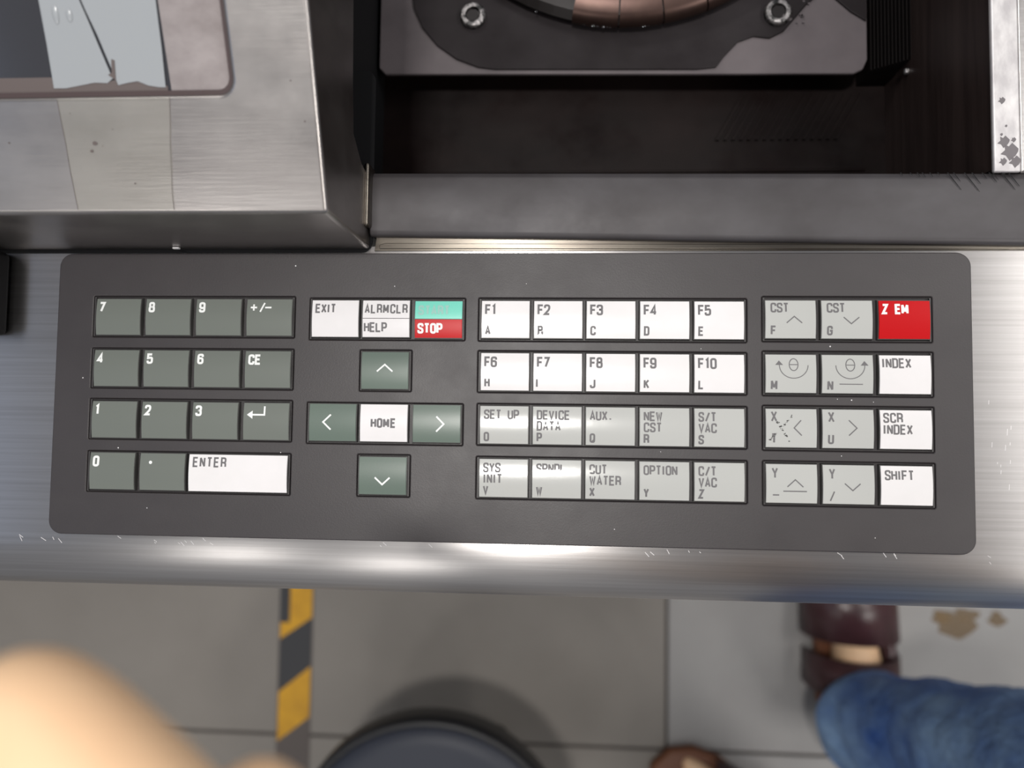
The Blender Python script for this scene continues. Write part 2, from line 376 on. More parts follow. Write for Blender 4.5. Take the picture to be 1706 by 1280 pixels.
# step and ledges seen on the chamber's floor in front of the plate
obj('floor_ridge', B(-80, 140, 118, 119.2, CF, CF + .8), M['chamber'], ch, bevel=.3)
# right post
ps = thing('chamber_post', (156, 200, -6), 'pale scuffed aluminium post at right of the chamber', 'post')
obj('post_face', B(148.9, 158.0, 88.4, 480, 3.2, 5), M['post'], ps, bevel=.6)
obj('post_side_rail', B(158.4, 230, 88.6, 480, -6, 3.6), M['deck'], ps, bevel=.8)
dm = bmesh.new()
for cx, cy, r in ((152.0, 113.5, 1.1), (153.2, 104.5, .45), (152.4, 99, 1.8), (154.4, 95.5, 2.6), (156, 92.0, 1.8), (151.6, 101.5, .5), (155.6, 99.6, .8), (152, 92, 1.2)):
    dm.faces.new([dm.verts.new((cx + r * (1 + .35 * math.sin(2.3 * i)) * math.cos(2 * PI * i / 11), cy + r * (1 + .3 * math.cos(3.1 * i)) * math.sin(2 * PI * i / 11), 5.04 + .003 * r)) for i in range(11)])
obj('grime_patch', dm, M['grime'], ps, kind='stuff')
gm = bmesh.new()
for k in range(15):
    x = 118 + 2.6 * k + random.uniform(-1, 1); L = random.uniform(2, 7) if k > 5 else random.uniform(1, 2.4)
    y = 90.2 - .0086 * (x + 67)
    for t in (0,):
        q = [(x, y, 4.5), (x + .5, y, 4.5), (x + L * .75 + .15, y - L, 4.62), (x + L * .75, y - L, 4.62)]
        gm.faces.new([gm.verts.new(p) for p in q])
obj('grime_streaks', gm, M['void'], sl, kind='stuff')

# ------------------------------------------------------------------ chuck table
PZ = -62.0
tb = thing('chuck_table', (27, 240, CF), 'grey wet base plate carrying the round table inside the chamber', 'table')
px0, px1, py0 = -86.5 + 2.6, 134.5, 159.0
pl = [(px0 + 3, py0), (px1 - 6, py0 - 3.2), (px1 - 2, py0 - 1.4), (px1, py0 + 3), (px1, 330), (px0, 330), (px0, py0 + 3)]
obj('base_plate', prism(pl, 'z', PZ - 2.2, PZ), M['plate'], tb, bevel=.5)
obj('plate_pedestal', B(px0 + 12, px1 - 14, 172, 320, CF, PZ - 2.2), M['blackmetal'], tb)
mt = [(-69.5, 330), (-69.5, 200), (-68, 189), (-64, 180), (-57, 171.5), (-48, 165), (-38, 161), (-30, 159.9), (60, 158.4), (68.5, 159.2), (72, 164), (78, 170.5), (85, 173), (92, 172), (98, 175), (103, 181), (108, 187), (114, 192), (120, 190), (127, 183.5), (133.8, 179), (134, 330)]
obj('rubber_mat', prism(mt, 'z', PZ, PZ + 1.2), M['mat'], tb, bevel=.4)
def bolt(x, y, name='bolt'):
    bm = bmesh.new()
    lathe(bm, [(6.0, PZ + 1.2), (6.0, PZ + 3.2), (5.2, PZ + 4), (3.4, PZ + 4), (3.1, PZ + 2), (0.01, PZ + 2)], x, y, 20)
    r = obj(name, bm, M['bolt'], tb, bevel=.2)
    s = bmesh.new(); lathe(s, [(3.0, PZ + 2), (3.0, PZ + 3), (.6, PZ + 3)], x, y, 6)
    obj('bolt_socket', s, M['blackmetal'], r)
bolt(-40.6, 184.5); bolt(95.2, 183.0)
sc = bmesh.new()
for k in range(26):
    a = random.uniform(0, 2 * PI); q = random.uniform(5.5, 10)
    x = 98.5 + q * math.cos(a) + 3; y = 186.5 + q * math.sin(a) * .9; s = random.uniform(.3, .9)
    sc.faces.new([sc.verts.new((x + s * math.cos(t) * 1.3, y + s * math.sin(t), PZ + 1.25)) for t in (0, 1.3, 2.4, 3.6, 5)])
obj('dried_residue', sc, M['plate'], tb, kind='stuff')
# round table: dark body with a brown metal rim built from segments
cx, cy, RR = 27.5, 276.0, 100.0
rt = thing('round_table', (cx, cy, PZ + 1.2), 'round dark table with a brown metal rim at the top edge of the photo', 'table')
rb = bmesh.new(); lathe(rb, [(RR - 9, PZ + 1.2), (RR - 2, PZ + 2.6), (RR - .5, PZ + 6), (RR - 3.5, PZ + 9), (RR - 10, PZ + 10), (RR - 10, PZ + 14), (0.01, PZ + 14)], cx, cy, 96)
obj('table_body', rb, M['blackmetal'], rt, smooth=False)
def rim_seg(d0, d1):
    bm = bmesh.new(); n = 10
    pr = [(RR - .4, PZ + 3.6), (RR + .4, PZ + 6.2), (RR - .4, PZ + 9.0), (RR - 3.6, PZ + 11.4), (RR - 9, PZ + 12.6), (RR - 9.6, PZ + 11.6), (RR - 4, PZ + 8.8), (RR - 2.4, PZ + 4.4)]
    a0, a1 = math.radians(d0), math.radians(d1)
    rings = [[bm.verts.new((cx + r * math.cos(a0 + (a1 - a0) * i / n), cy + r * math.sin(a0 + (a1 - a0) * i / n), z)) for r, z in pr] for i in range(n + 1)]
    m_ = len(pr)
    for i in range(n):
        for j in range(m_): bm.faces.new((rings[i][j], rings[i][(j + 1) % m_], rings[i + 1][(j + 1) % m_], rings[i + 1][j]))
    bm.faces.new(rings[0]); bm.faces.new(rings[-1][::-1]); return bm
for d0, d1 in ((256.5, 268.2), (268.6, 279.6), (280.0, 291), (291.4, 303), (303.4, 316), (316.4, 330)):
    obj('rim_segment', rim_seg(d0, d1), M['copper'], rt, smooth=True).data.set_sharp_from_angle(angle=math.radians(40))
db = bmesh.new()
for a, r in ((262.0, .55), (263.2, .4), (264.6, .65), (265.6, .3), (266.4, .25), (274.6, .35), (275.2, .4), (247, .35), (259.8, .25), (276, .2)):
    t = math.radians(a)
    bmesh.ops.create_icosphere(db, subdivisions=2, radius=r, matrix=Matrix.Translation((cx + (RR + .2) * math.cos(t), cy + (RR + .2) * math.sin(t), PZ + 5.6)))
obj('water_drops', db, M['drop'], rt, smooth=True, kind='stuff')
# ------------------------------------------------------------------ bellows right of the table
bl = thing('bellows_cover', (146, 240, CF), 'black folded bellows running beside the chuck table inside the chamber', 'bellows')
fz = -60.0; first = None
for k in range(14):
    x = 136.4 + 1.15 * k
    if x > 150: break
    zt = fz + .9 * k - 3.5
    bm = prism([(x, CF + .5), (x + .25, CF + .5), (x + .95, (CF + zt) / 2), (x + .42, zt), (x + .12, zt), (x + .3, (CF + zt) / 2)], 'y', 158, 470)
    obj('bellows_fold', bm, M['bellow'], bl)
# slanted bars shaped as the bellows' reflection in the chamber floor
rbn = bmesh.new()
for k in range(16):
    x = 84 + 3.6 * k
    obj('bellows_reflection', prism([(x, 154.5), (x + 1.5, 154.5), (x - 10.5, 133), (x - 12, 133)], 'z', CF, CF + 1.3), M['chamber'], bl)
cl_ = obj('bellows_clip', B(147.5, 150.4, 152.5, 155.2, -58, -55.5), M['bolt'], ch, bevel=.8)
hr = bmesh.new()
pts = [(101, 105.6), (106, 106.2), (109.6, 104.6), (110.8, 101.6), (109.2, 98), (106.4, 95)]
for i in range(len(pts) - 1): tube(hr, (*pts[i], CF + .5), (*pts[i + 1], CF + .5), .35, 6)
obj('drain_wire', hr, M['plate'], ch)

# ================================================================== KEYPAD
kp = thing('keypad_panel', (-22, 9, 0), 'long charcoal keypad panel lying on the steel deck', 'keypad')
PT = 1.5
plate = obj('panel_plate', prism(rrect(-187.4, 142.6, -43.1, 61.2, 5.0, 8), 'z', 0.02, PT), M['panel'], kp, bevel=.5, seg=3)
wells = dict(l0=(-173.6, -96.7, 29.8, 45.2), l1=(-173.6, -96.7, 10.7, 25.8), l2=(-173.6, -96.7, -8.2, 7.0), l3=(-173.6, -96.7, -27.5, -12.3),
             m0=(-91.4, -33.9, 29.2, 44.7), m1=(-72.3, -53.1, 10.6, 25.7), m2=(-91.4, -34.1, -8.6, 6.5), m3=(-72.3, -52.9, -27.3, -12.1),
             f0=(-29.2, 66.0, 29.1, 44.8), f1=(-29.2, 66.0, 10.6, 25.7), f2=(-29.2, 66.0, -8.3, 6.7), f3=(-29.2, 66.0, -27.3, -12.2),
             r0=(71.1, 129.3, 29.5, 45.6), r1=(71.1, 129.4, 10.5, 26.3), r2=(71.1, 129.4, -8.6, 7.2), r3=(71.1, 129.5, -27.7, -12.1))
cb = bmesh.new()
for x0, x1, y0, y1 in wells.values(): prism(rrect(x0, x1, y0, y1, .5, 3), 'z', .35, 4, cb)
carve(plate, cb)
plate.modifiers['bevel'].segments = 2; plate.modifiers['bevel'].width = .00035
for p in plate.data.polygons: p.use_smooth = True
plate.data.set_sharp_from_angle(angle=math.radians(40))
for x0, x1, y0, y1 in wells.values():      # thin inner frame in every well
    bm = bmesh.new(); g = .38; t = .55
    o4 = [(x0 + g, y0 + g), (x1 - g, y0 + g), (x1 - g, y1 - g), (x0 + g, y1 - g)]
    i4 = [(x0 + g + t, y0 + g + t * .2), (x1 - g - t, y0 + g + t * .2), (x1 - g - t, y1 - g - t * .2), (x0 + g + t, y1 - g - t * .2)]
    ov = [[bm.verts.new((*p, z)) for p in o4] for z in (.35, 1.35)]; iv = [[bm.verts.new((*p, z)) for p in i4] for z in (.35, 1.35)]
    for i in range(4):
        j = (i + 1) % 4
        bm.faces.new((ov[0][i], ov[0][j], ov[1][j], ov[1][i])); bm.faces.new((iv[0][i], iv[0][j], iv[1][j], iv[1][i]))
        bm.faces.new((ov[1][i], ov[1][j], iv[1][j], iv[1][i])); bm.faces.new((ov[0][i], ov[0][j], iv[0][j], iv[0][i]))
    obj('key_frame', bm, M['frame'], kp)

KH = 13.3; ZE, ZM = 2.05, 2.55
def kz(y):        # height of the convex key face at a distance y from its middle line
    return ZM - (ZM - ZE) * (y / (KH / 2)) ** 2
def key_body_bm(w):
    bm = bmesh.new(); hw, hh = (w + .9) / 2, 14.3 / 2; n = 8
    lo = [bm.verts.new(p) for p in ((-hw, -hh, .36), (hw, -hh, .36), (hw, hh, .36), (-hw, hh, .36))]
    L = []; Rr = []
    for i in range(n + 1):
        y = -hh + .25 + (2 * hh - .5) * i / n; z = kz(max(-KH / 2, min(KH / 2, y))) - .35
        L.append(bm.verts.new((-hw + .2, y, z))); Rr.append(bm.verts.new((hw - .2, y, z)))
    for i in range(n): bm.faces.new((L[i], Rr[i], Rr[i + 1], L[i + 1]))
    bm.faces.new((lo[0], lo[1], Rr[0], L[0])); bm.faces.new((lo[2], lo[3], L[-1], Rr[-1]))
    bm.faces.new([lo[1], lo[2]] + Rr[::-1]); bm.faces.new([lo[3], lo[0]] + L)
    bm.faces.new(lo[::-1]); return bm
def cap_bm(w, y0, y1):
    """curved key face between y0 and y1 (from the key's middle)"""
    bm = bmesh.new(); hw = w / 2; n = 10; r = .35
    rows = []
    for i in range(n + 1):
        y = y0 + (y1 - y0) * i / n; z = kz(y)
        rows.append([bm.verts.new((x, y, zz)) for x, zz in ((-hw, z - .5), (-hw, z - .12), (-hw + .12, z), (hw - .12, z), (hw, z - .12), (hw, z - .5))])
    for i in range(n):
        for j in range(5): bm.faces.new((rows[i][j], rows[i][j + 1], rows[i + 1][j + 1], rows[i + 1][j]))
    bm.faces.new(rows[0]); bm.faces.new(rows[-1][::-1]); return bm

# ---- stroke lettering: every glyph is drawn as polylines in a unit-high box of width w
def rnd(pts, r, n=5, closed=False):
    """round the corners of a polyline; a point may carry its own radius"""
    P = [(p[0], p[1], (p[2] if len(p) > 2 else r)) for p in pts]
    out = []; m = len(P)
    for i, (x, y, q) in enumerate(P):
        if (not closed and i in (0, m - 1)) or q <= 0: out.append((x, y)); continue
        x0, y0, _ = P[i - 1]; x1, y1, _ = P[(i + 1) % m]
        d0 = math.hypot(x0 - x, y0 - y); d1 = math.hypot(x1 - x, y1 - y); k = min(q, d0 * .5, d1 * .5)
        a = (x + (x0 - x) / d0 * k, y + (y0 - y) / d0 * k); b = (x + (x1 - x) / d1 * k, y + (y1 - y) / d1 * k)
        for t in range(n + 1):
            t /= n; out.append(((1 - t) ** 2 * a[0] + 2 * t * (1 - t) * x + t * t * b[0], (1 - t) ** 2 * a[1] + 2 * t * (1 - t) * y + t * t * b[1]))
    return out
w_ = .46
def G(ch_):
    w = w_; r = .2; h = .5
    O = [([(0, 0), (w, 0), (w, 1), (0, 1)], r, True)]
    g = {
        'A': [([(0, 0), (w / 2, 1), (w, 0)], 0, False), ([(w * .17, .3), (w * .83, .3)], 0, False)],
        'B': [([(0, 0, 0), (w, 0), (w, .53), (0, .53, 0)], .16, True), ([(0, .53, 0), (w * .94, .53), (w * .94, 1), (0, 1, 0)], .16, True)],
        'C': [([(w, .3), (w, 0), (0, 0), (0, 1), (w, 1), (w, .7)], r, False)],
        'D': [([(0, 0, 0), (w, 0), (w, 1), (0, 1, 0)], r, True)],
        'E': [([(w, 0), (0, 0), (0, 1), (w, 1)], 0, False), ([(0, .52), (w * .88, .52)], 0, False)],
        'F': [([(0, 0), (0, 1), (w, 1)], 0, False), ([(0, .5), (w * .86, .5)], 0, False)],
        'G': [([(w, .7), (w, 1), (0, 1), (0, 0), (w, 0), (w, .48, 0), (w * .5, .48)], r, False)],
        'H': [([(0, 0), (0, 1)], 0, False), ([(w, 0), (w, 1)], 0, False), ([(0, .52), (w, .52)], 0, False)],
        'I': [([(w * .16, 0), (w * .16, 1)], 0, False)],
        'J': [([(w, 1), (w, 0), (0, 0), (0, .3)], r, False)],
        'K': [([(0, 0), (0, 1)], 0, False), ([(w, 1), (0, .42)], 0, False), ([(w * .35, .6), (w, 0)], 0, False)],
        'L': [([(0, 1), (0, 0), (w, 0)], 0, False)],
        'M': [([(0, 0), (0, 1)], 0, False), ([(0, 1), (w * .58, .2)], 0, False), ([(w * .58, .2), (w * 1.16, 1)], 0, False), ([(w * 1.16, 1), (w * 1.16, 0)], 0, False)],
        'N': [([(0, 0), (0, 1)], 0, False), ([(0, 1), (w, 0)], 0, False), ([(w, 0), (w, 1)], 0, False)],
        'O': O, '0': O,
        'P': [([(0, 0), (0, 1, 0), (w, 1), (w, .45), (0, .45)], r, False)],
        'Q': O + [([(w * .5, .22), (w * 1.05, -.04)], 0, False)],
        'R': [([(0, 0), (0, 1, 0), (w, 1), (w, .48), (0, .48)], r, False), ([(w * .55, .48), (w, .38), (w, 0)], .1, False)],
        'S': [([(w, .72), (w, 1), (0, 1), (0, .56), (w, .44), (w, 0), (0, 0), (0, .28)], r, False)],
        'T': [([(w / 2, 0), (w / 2, 1)], 0, False), ([(0, 1), (w, 1)], 0, False)],
        'U': [([(0, 1), (0, 0), (w, 0), (w, 1)], r, False)],
        'V': [([(0, 1), (w / 2, 0), (w, 1)], 0, False)],
        'W': [([(0, 1), (w * .3, 0), (w * .6, .8), (w * .9, 0), (w * 1.2, 1)], 0, False)],
        'X': [([(0, 0), (w, 1)], 0, False), ([(0, 1), (w, 0)], 0, False)],
        'Y': [([(0, 1), (w / 2, .45), (w, 1)], 0, False), ([(w / 2, 0), (w / 2, .45)], 0, False)],
        'Z': [([(0, 1), (w, 1), (0, 0), (w, 0)], 0, False)],
        '1': [([(w * .45, 0), (w * .45, 1), (w * .1, .84)], 0, False)],
        '2': [([(0, .7), (0, 1), (w, 1), (w, .56), (0, .0, 0), (w, 0)], r, False)],
        '3': [([(0, .74), (0, 1), (w, 1), (w, .53), (w * .35, .53)], .18, False), ([(w * .35, .53), (w, .53), (w, 0), (0, 0), (0, .26)], .18, False)],
        '4': [([(w * .78, 0), (w * .78, 1), (0, .26), (w * 1.1, .26)], 0, False)],
        '5': [([(w * .95, 1), (w * .04, 1, 0), (w * .04, .56, 0), (w, .64), (w, 0), (0, 0), (0, .26)], r, False)],
        '6': [([(w, .74), (w, 1), (0, 1), (0, 0), (w, 0), (w, .58), (0, .58)], r, False)],
        '7': [([(0, 1), (w, 1), (w * .3, 0)], 0, False)],
        '8': [([(0, 0), (w, 0), (w, .53), (0, .53)], .16, True), ([(w * .06, .53), (w * .94, .53), (w * .94, 1), (w * .06, 1)], .16, True)],
        '9': [([(0, .26), (0, 0), (w, 0), (w, 1), (0, 1), (0, .42), (w, .42)], r, False)],
        '+': [([(0, .5), (w * 1.15, .5)], 0, False), ([(w * .57, .12), (w * .57, .88)], 0, False)],
        '-': [([(0, .5), (w * 1.15, .5)], 0, False)],
        '/': [([(w * .1, -.02), (w * .95, 1.02)], 0, False)],
        '.': [([(w * .4, .02), (w * .4, .17)], 0, False)],
        ' ': [], '\\': [],
    }
    return g[ch_]
def stroke(bm, pts, t, closed=False, z=None, kc=0):
    """flat ribbon of width t following pts, mitred at corners; z(y) gives the surface height"""
    n = len(pts); V = [Vector((p[0], p[1])) for p in pts]
    out = [V[0]]
    for q in V[1:]:
        if (q - out[-1]).length > 1e-5: out.append(q)
    V = out; n = len(V); L = []; Rr = []
    for i in range(n):
        if closed: a, b = (V[i] - V[i - 1]).normalized(), (V[(i + 1) % n] - V[i]).normalized()
        else:
            a = (V[i] - V[i - 1]).normalized() if i else (V[1] - V[0]).normalized()
            b = (V[i + 1] - V[i]).normalized() if i < n - 1 else (V[-1] - V[-2]).normalized()
        na, nb = Vector((-a.y, a.x)), Vector((-b.y, b.x)); m = na + nb
        m = na if m.length < 1e-3 else m.normalized(); c = max(.42, m.dot(na))
        L.append(V[i] + m * t / 2 / c); Rr.append(V[i] - m * t / 2 / c)
    rng = range(n if closed else n - 1)
    # subdivide along the ribbon so that it follows the curved key face
    for i in rng:
        j = (i + 1) % n; dy = abs(V[j].y - V[i].y); k = max(1, int(dy / .45))
        for s in range(k):
            t0, t1 = s / k, (s + 1) / k
            q = [L[i].lerp(L[j], t0), Rr[i].lerp(Rr[j], t0), Rr[i].lerp(Rr[j], t1), L[i].lerp(L[j], t1)]
            vs = [bm.verts.new((p.x, p.y, z(p.y))) for p in q]
            try: bm.faces.new(vs)
            except ValueError: pass
def text(bm, s, x, ytop, h, adv, t, wf=1.0):
    if t < .6: t = t * 1.3
    # letters of height h, first letter's left edge at x, tops at ytop (key-centred mm)
    zf = lambda y: kz(max(-KH / 2, min(KH / 2, y))) + .05
    hh = h - t
    for c_ in s:
        for pts, r, closed in G(c_):
            P = rnd(pts, r, 4, closed)
            Q = [(x + t / 2 + px * hh * wf, ytop - t / 2 - hh + py * hh) for px, py in P]
            stroke(bm, Q, t, closed, zf)
        x += adv * (.84 if c_ == '1' else 1.18 if c_ in 'MW' else (.62 if c_ in 'I' else (.6 if c_ == '.' else 1)))
    return bm
def legend(name, bm, m, key):
    kx, ky, _ = key['c']
    return placed(name, bm, m, key['o'])
def placed(name, bm, m, parent, smooth=False):
    bmesh.ops.recalc_face_normals(bm, faces=bm.faces)
    for f in bm.faces:
        if abs(f.normal.z) > .9 and f.normal.z < 0 and len(bm.faces) and name.startswith('legend'): f.normal_flip()
    for v in bm.verts: v.co = v.co / 1000
    me = bpy.data.meshes.new(name); bm.to_mesh(me); bm.free(); me.materials.append(m)
    if smooth:
        for p in me.polygons: p.use_smooth = True
        me.set_sharp_from_angle(angle=math.radians(35))
    o = bpy.data.objects.new(name, me); link(o, parent); return o
mesh_bank = {}
def key(x, y, color, label, w=17.2, split=None):
    """one key: dark body with one or two coloured faces; its face texts are added by the caller"""
    kb = ('body', w)
    if kb not in mesh_bank:
        bm = key_body_bm(w); bmesh.ops.recalc_face_normals(bm, faces=bm.faces)
        for v in bm.verts: v.co = v.co / 1000
        me = bpy.data.meshes.new('key'); bm.to_mesh(me); bm.free(); me.materials.append(M['keybody']); mesh_bank[kb] = me
    o = bpy.data.objects.new('key', mesh_bank[kb]); o.location = W(x, y, 0) - WL[kp]
    link(o, kp, label=label)
    segs = [(color, -KH / 2, KH / 2)] if not split else [(split[0], split[2], KH / 2), (split[1], -KH / 2, split[2] - .22)]
    for c_, y0, y1 in segs:
        kk = (c_, w, y0, y1)
        if kk not in mesh_bank:
            bm = cap_bm(w, y0, y1); bmesh.ops.recalc_face_normals(bm, faces=bm.faces)
            for v in bm.verts: v.co = v.co / 1000
            me = bpy.data.meshes.new('keycap'); bm.to_mesh(me); bm.free(); me.materials.append(M[c_])
            for p in me.polygons: p.use_smooth = True
            me.set_sharp_from_angle(angle=math.radians(35)); mesh_bank[kk] = me
        c = bpy.data.objects.new('key_face', mesh_bank[kk]); link(c, o)
    return o
H2 = KH / 2
def T1(o, items, m, w=17.2, cuts=None):
    """items: (text, left inset, top inset, height, advance, stroke)"""
    bm = bmesh.new()
    for it in items:
        s, lx, ty_, h, adv, t = it[:6]
        text(bm, s, -w / 2 + lx, H2 - ty_, h, adv, t, it[6] if len(it) > 6 else 1.05)
    for (ya, yb, xa_, xb_) in (cuts or []):      # ink taken out: rubbed off, and on DATA washed out by glare
        dead = [f for f in bm.faces if ya < f.calc_center_median().y < yb and xa_ < f.calc_center_median().x < xb_]
        bmesh.ops.delete(bm, geom=dead, context='FACES')
    placed('legend', bm, m, o)
def marks(o, lines, t, m):
    bm = bmesh.new(); zf = lambda y: kz(max(-H2, min(H2, y))) + .035
    for pts, closed in lines: stroke(bm, pts, t, closed, zf)
    placed('legend', bm, m, o)
def tri(bm, pts):
    bm.faces.new([bm.verts.new((x, y, kz(y) + .04)) for x, y in pts])

RY = [37.3, 18.2, -0.8, -19.7]
# --- numeric block
LX = [-163.45, -144.4, -125.2, -106.1]
rows = ['789', '456', '123']
for r, rw in enumerate(rows):
    for c_, d in enumerate(rw):
        o = key(LX[c_], RY[r], 'green', 'green-grey key marked with a white %s' % d, 16.9)
        T1(o, [(d, 1.1, 1.1, 3.9, 2.3, .8, 1.12)], M['white_ink'], 16.9)
o = key(LX[3], RY[0], 'green', 'green-grey key marked plus slash minus', 16.9); T1(o, [('+', 1.2, 1.2, 3.7, 2.5, .62, 1.45), ('/', 4.6, 1.1, 3.8, 2, .6, 1.3), ('-', 6.6, 1.2, 3.7, 2, .62, 1.45)], M['white_ink'], 16.9)
o = key(LX[3], RY[1], 'green', 'green-grey key marked CE', 16.9); T1(o, [('CE', 1.2, 1.2, 3.85, 2.45, .8, 1.1)], M['white_ink'], 16.9)
o = key(LX[3], RY[2], 'green', 'green-grey key with a white bent return arrow', 16.9)
bm = bmesh.new(); zf = lambda y: kz(y) + .035
stroke(bm, [(-.6, 5.5), (-.6, 2.4), (-5.2, 2.4)], .62, False, zf); tri(bm, [(-7.1, 2.4), (-5.0, 3.9), (-5.0, .9)]); placed('legend', bm, M['white_ink'], o)
o = key(LX[0], RY[3], 'green', 'green-grey key marked with a white zero', 16.9); T1(o, [('0', 1.15, 1.1, 4.0, 2.3, .85, 1.12)], M['white_ink'], 16.9)
o = key(LX[1], RY[3], 'green', 'green-grey key marked with a white point', 16.9)
bm = bmesh.new(); bm.faces.new([bm.verts.new((-4.4 + .62 * math.cos(2 * PI * i / 12), 3.4 + .62 * math.sin(2 * PI * i / 12), kz(3.4) + .05)) for i in range(12)]); placed('legend', bm, M['white_ink'], o)
o = key(-116.1, -19.8, 'white', 'wide white key marked ENTER', 36.6); T1(o, [('ENTER', 1.5, .9, 3.7, 2.62, .48, 1.02)], M['ink'], 36.6)
# --- centre block
MX = [-81.5, -62.75, -43.55]
o = key(MX[0], RY[0] - .3, 'white', 'white key marked EXIT'); T1(o, [('EXIT', 1.25, 1.25, 3.45, 2.15, .48)], M['ink'])
o = key(MX[1], RY[0] - .3, 'white', 'white key split by a line, marked ALRMCLR and HELP', split=('white', 'white', .2))
T1(o, [('ALRMCLR', .75, 1.3, 3.5, 2.24, .46, .98), ('HELP', .55, 8.0, 3.6, 2.15, .5)], M['ink'])
o = key(MX[2], RY[0] - .5, 'red', 'key with turquoise upper half and red lower half marked STOP', split=('teal', 'red', .2))
T1(o, [('START', 1.2, 1.5, 3.6, 2.35, .75)], M['pale_ink']); T1(o, [('STOP', 1.0, 8.0, 3.8, 2.3, .78)], M['white_ink'])
o = key(MX[1], RY[1], 'dgreen', 'dark green key with a white up arrow above HOME'); marks(o, [([(-2.85, -.4), (0, 2.1), (2.85, -.4)], False)], .58, M['white_ink'])
o = key(MX[0], RY[2], 'dgreen', 'dark green key with a white left arrow'); marks(o, [([(-.6, 2.8), (-3.4, .1), (-.6, -2.6)], False)], .6, M['white_ink'])
o = key(MX[1], RY[2], 'white', 'white key marked HOME'); T1(o, [('HOME', 3.9, 4.9, 3.5, 2.25, .55)], M['ink'])
o = key(MX[2], RY[2], 'dgreen', 'dark green key with a white right arrow'); marks(o, [([(-.1, 2.6), (2.6, -.1), (-.1, -2.8)], False)], .6, M['white_ink'])
o = key(MX[1], RY[3], 'dgreen', 'dark green key with a white down arrow below HOME'); marks(o, [([(-2.75, -.6), (-.05, -3.1), (2.65, -.6)], False)], .6, M['white_ink'])
# --- function block
FX = [-19.3, -.45, 18.3, 37.2, 56.2]
TI = 1.35
for c_ in range(5):
    for r, (a, b) in enumerate((('F%d' % (c_ + 1), 'ABCDE'[c_]), ('F%d' % (c_ + 6), 'HIJKL'[c_]))):
        o = key(FX[c_], RY[r] - (.35 if r == 0 else .1), 'white', 'white key marked %s and %s' % (a, b))
        T1(o, [(a, 1.2, 1.2, 3.9, 2.3, .55), (b, 1.3 if b != 'I' else .7, 8.9, 3.35, 2, .5)], M['ink'],
           cuts=[(-4.5, -4.1, -9, 0), (-5.6, -5.2, -7.0, 0)] if b == 'B' else None)
third = [(('SET UP', 'O'), []), (('DEVICE', 'DATA', 'P'), [(-.1, .3, -6.8, 3), (-1.3, -1.0, -5, 1)]), (('AUX.', 'Q'), []), (('NEW', 'CST', 'R'), []), (('S/T', 'VAC', 'S'), [])]
fourth = [(('SYS', 'INIT', 'V'), []), (('SPNDL', 'W'), [(1.2, 3.2, -9, 9)]), (('CUT', 'WATER', 'X'), [(2.6, 3.2, -7.6, -5.6)]), (('OPTION', 'Y'), []), (('C/T', 'VAC', 'Z'), [])]
for r, rw in ((2, third), (3, fourth)):
    for c_, (tx, cut_) in enumerate(rw):
        o = key(FX[c_], RY[r] - .1, 'grey', 'light grey key marked %s' % ' '.join(tx))
        it = [(tx[0], TI, 1.2, 3.45, 2.12, .46)]
        if len(tx) == 3: it.append((tx[1], TI, 5.1, 3.45, 2.18, .46))
        it.append((tx[-1], TI, 9.2, 3.35, 2, .5))
        T1(o, it, M['ink'], cuts=cut_)
# --- right block
RX = [80.8, 100.05, 119.5]
TI = 1.75
def rkey(c_, r, color, label, items, ink='ink'):
    o = key(RX[c_], RY[r] + (.1 if r < 3 else -.2), color, label, 17.3)
    if items: T1(o, items, M[ink], 17.3)
    return o
up = [([(-1.5, -1.0 + .2), (1.2, 1.6 - .2), (3.9, -.8)], False)]
o = rkey(0, 0, 'grey', 'light grey key marked CST with an up arrow and F', [('CST', 1.75, .8, 3.5, 2.15, .46), ('F', 1.8, 8.9, 3.35, 2, .5)])
marks(o, [([(-1.4, -1.3), (1.2, 1.0), (3.9, -1.3)], False)], .4, M['ink'])
o = rkey(1, 0, 'grey', 'light grey key marked CST with a down arrow and G', [('CST', 1.75, .8, 3.5, 2.15, .46), ('G', 1.8, 8.9, 3.35, 2, .5)])
marks(o, [([(-1.2, .8), (1.4, -1.5), (4.1, .8)], False)], .4, M['ink'])
o = rkey(2, 0, 'red', 'red key marked Z EM', [('Z EM', .95, 1.1, 3.7, 2.2, .78)], 'white_ink')
def theta(o, s):
    bm = bmesh.new(); zf = lambda y: kz(y) + .035
    cx0 = .9
    el = [(cx0 + 1.5 * math.cos(t), 3.15 + 2.1 * math.sin(t)) for t in [2 * PI * i / 24 for i in range(24)]]
    stroke(bm, el, .32, True, zf); stroke(bm, [(cx0 - 1.3, 3.15), (cx0 + 1.3, 3.15)], .3, False, zf)
    ar = [(cx0 + 4.9 * math.cos(t), 3.0 + 4.6 * math.sin(t)) for t in [math.radians(180 + 180 * i / 20) for i in range(21)]]
    stroke(bm, ar, .3, False, zf)
    ex = cx0 - 4.9 * s
    tri(bm, [(ex - 1.4, 3.0), (ex + 1.3, 3.0), (ex - .1, 4.6)]); placed('legend', bm, M['ink'], o)
o = rkey(0, 1, 'grey', 'light grey key with theta and an arc arrow at left, marked M', [('M', 1.75, 8.9, 3.5, 2, .5)]); theta(o, 1)
o = rkey(1, 1, 'grey', 'light grey key with theta and an arc arrow at right, marked N', [('N', 1.75, 8.9, 3.5, 2, .5)]); theta(o, -1)
marks(o, [([(-2.8, -3.5), (5.1, -3.5)], False)], .32, M['ink'])
rkey(2, 1, 'white', 'white key marked INDEX', [('INDEX', .7, .95, 3.5, 2.2, .46)])
o = rkey(0, 2, 'grey', 'light grey scratched key marked X with a left arrow and T', [('X', 1.7, .7, 3.8, 2.1, .46), ('T', 1.75, 8.5, 3.5, 2, .5)])
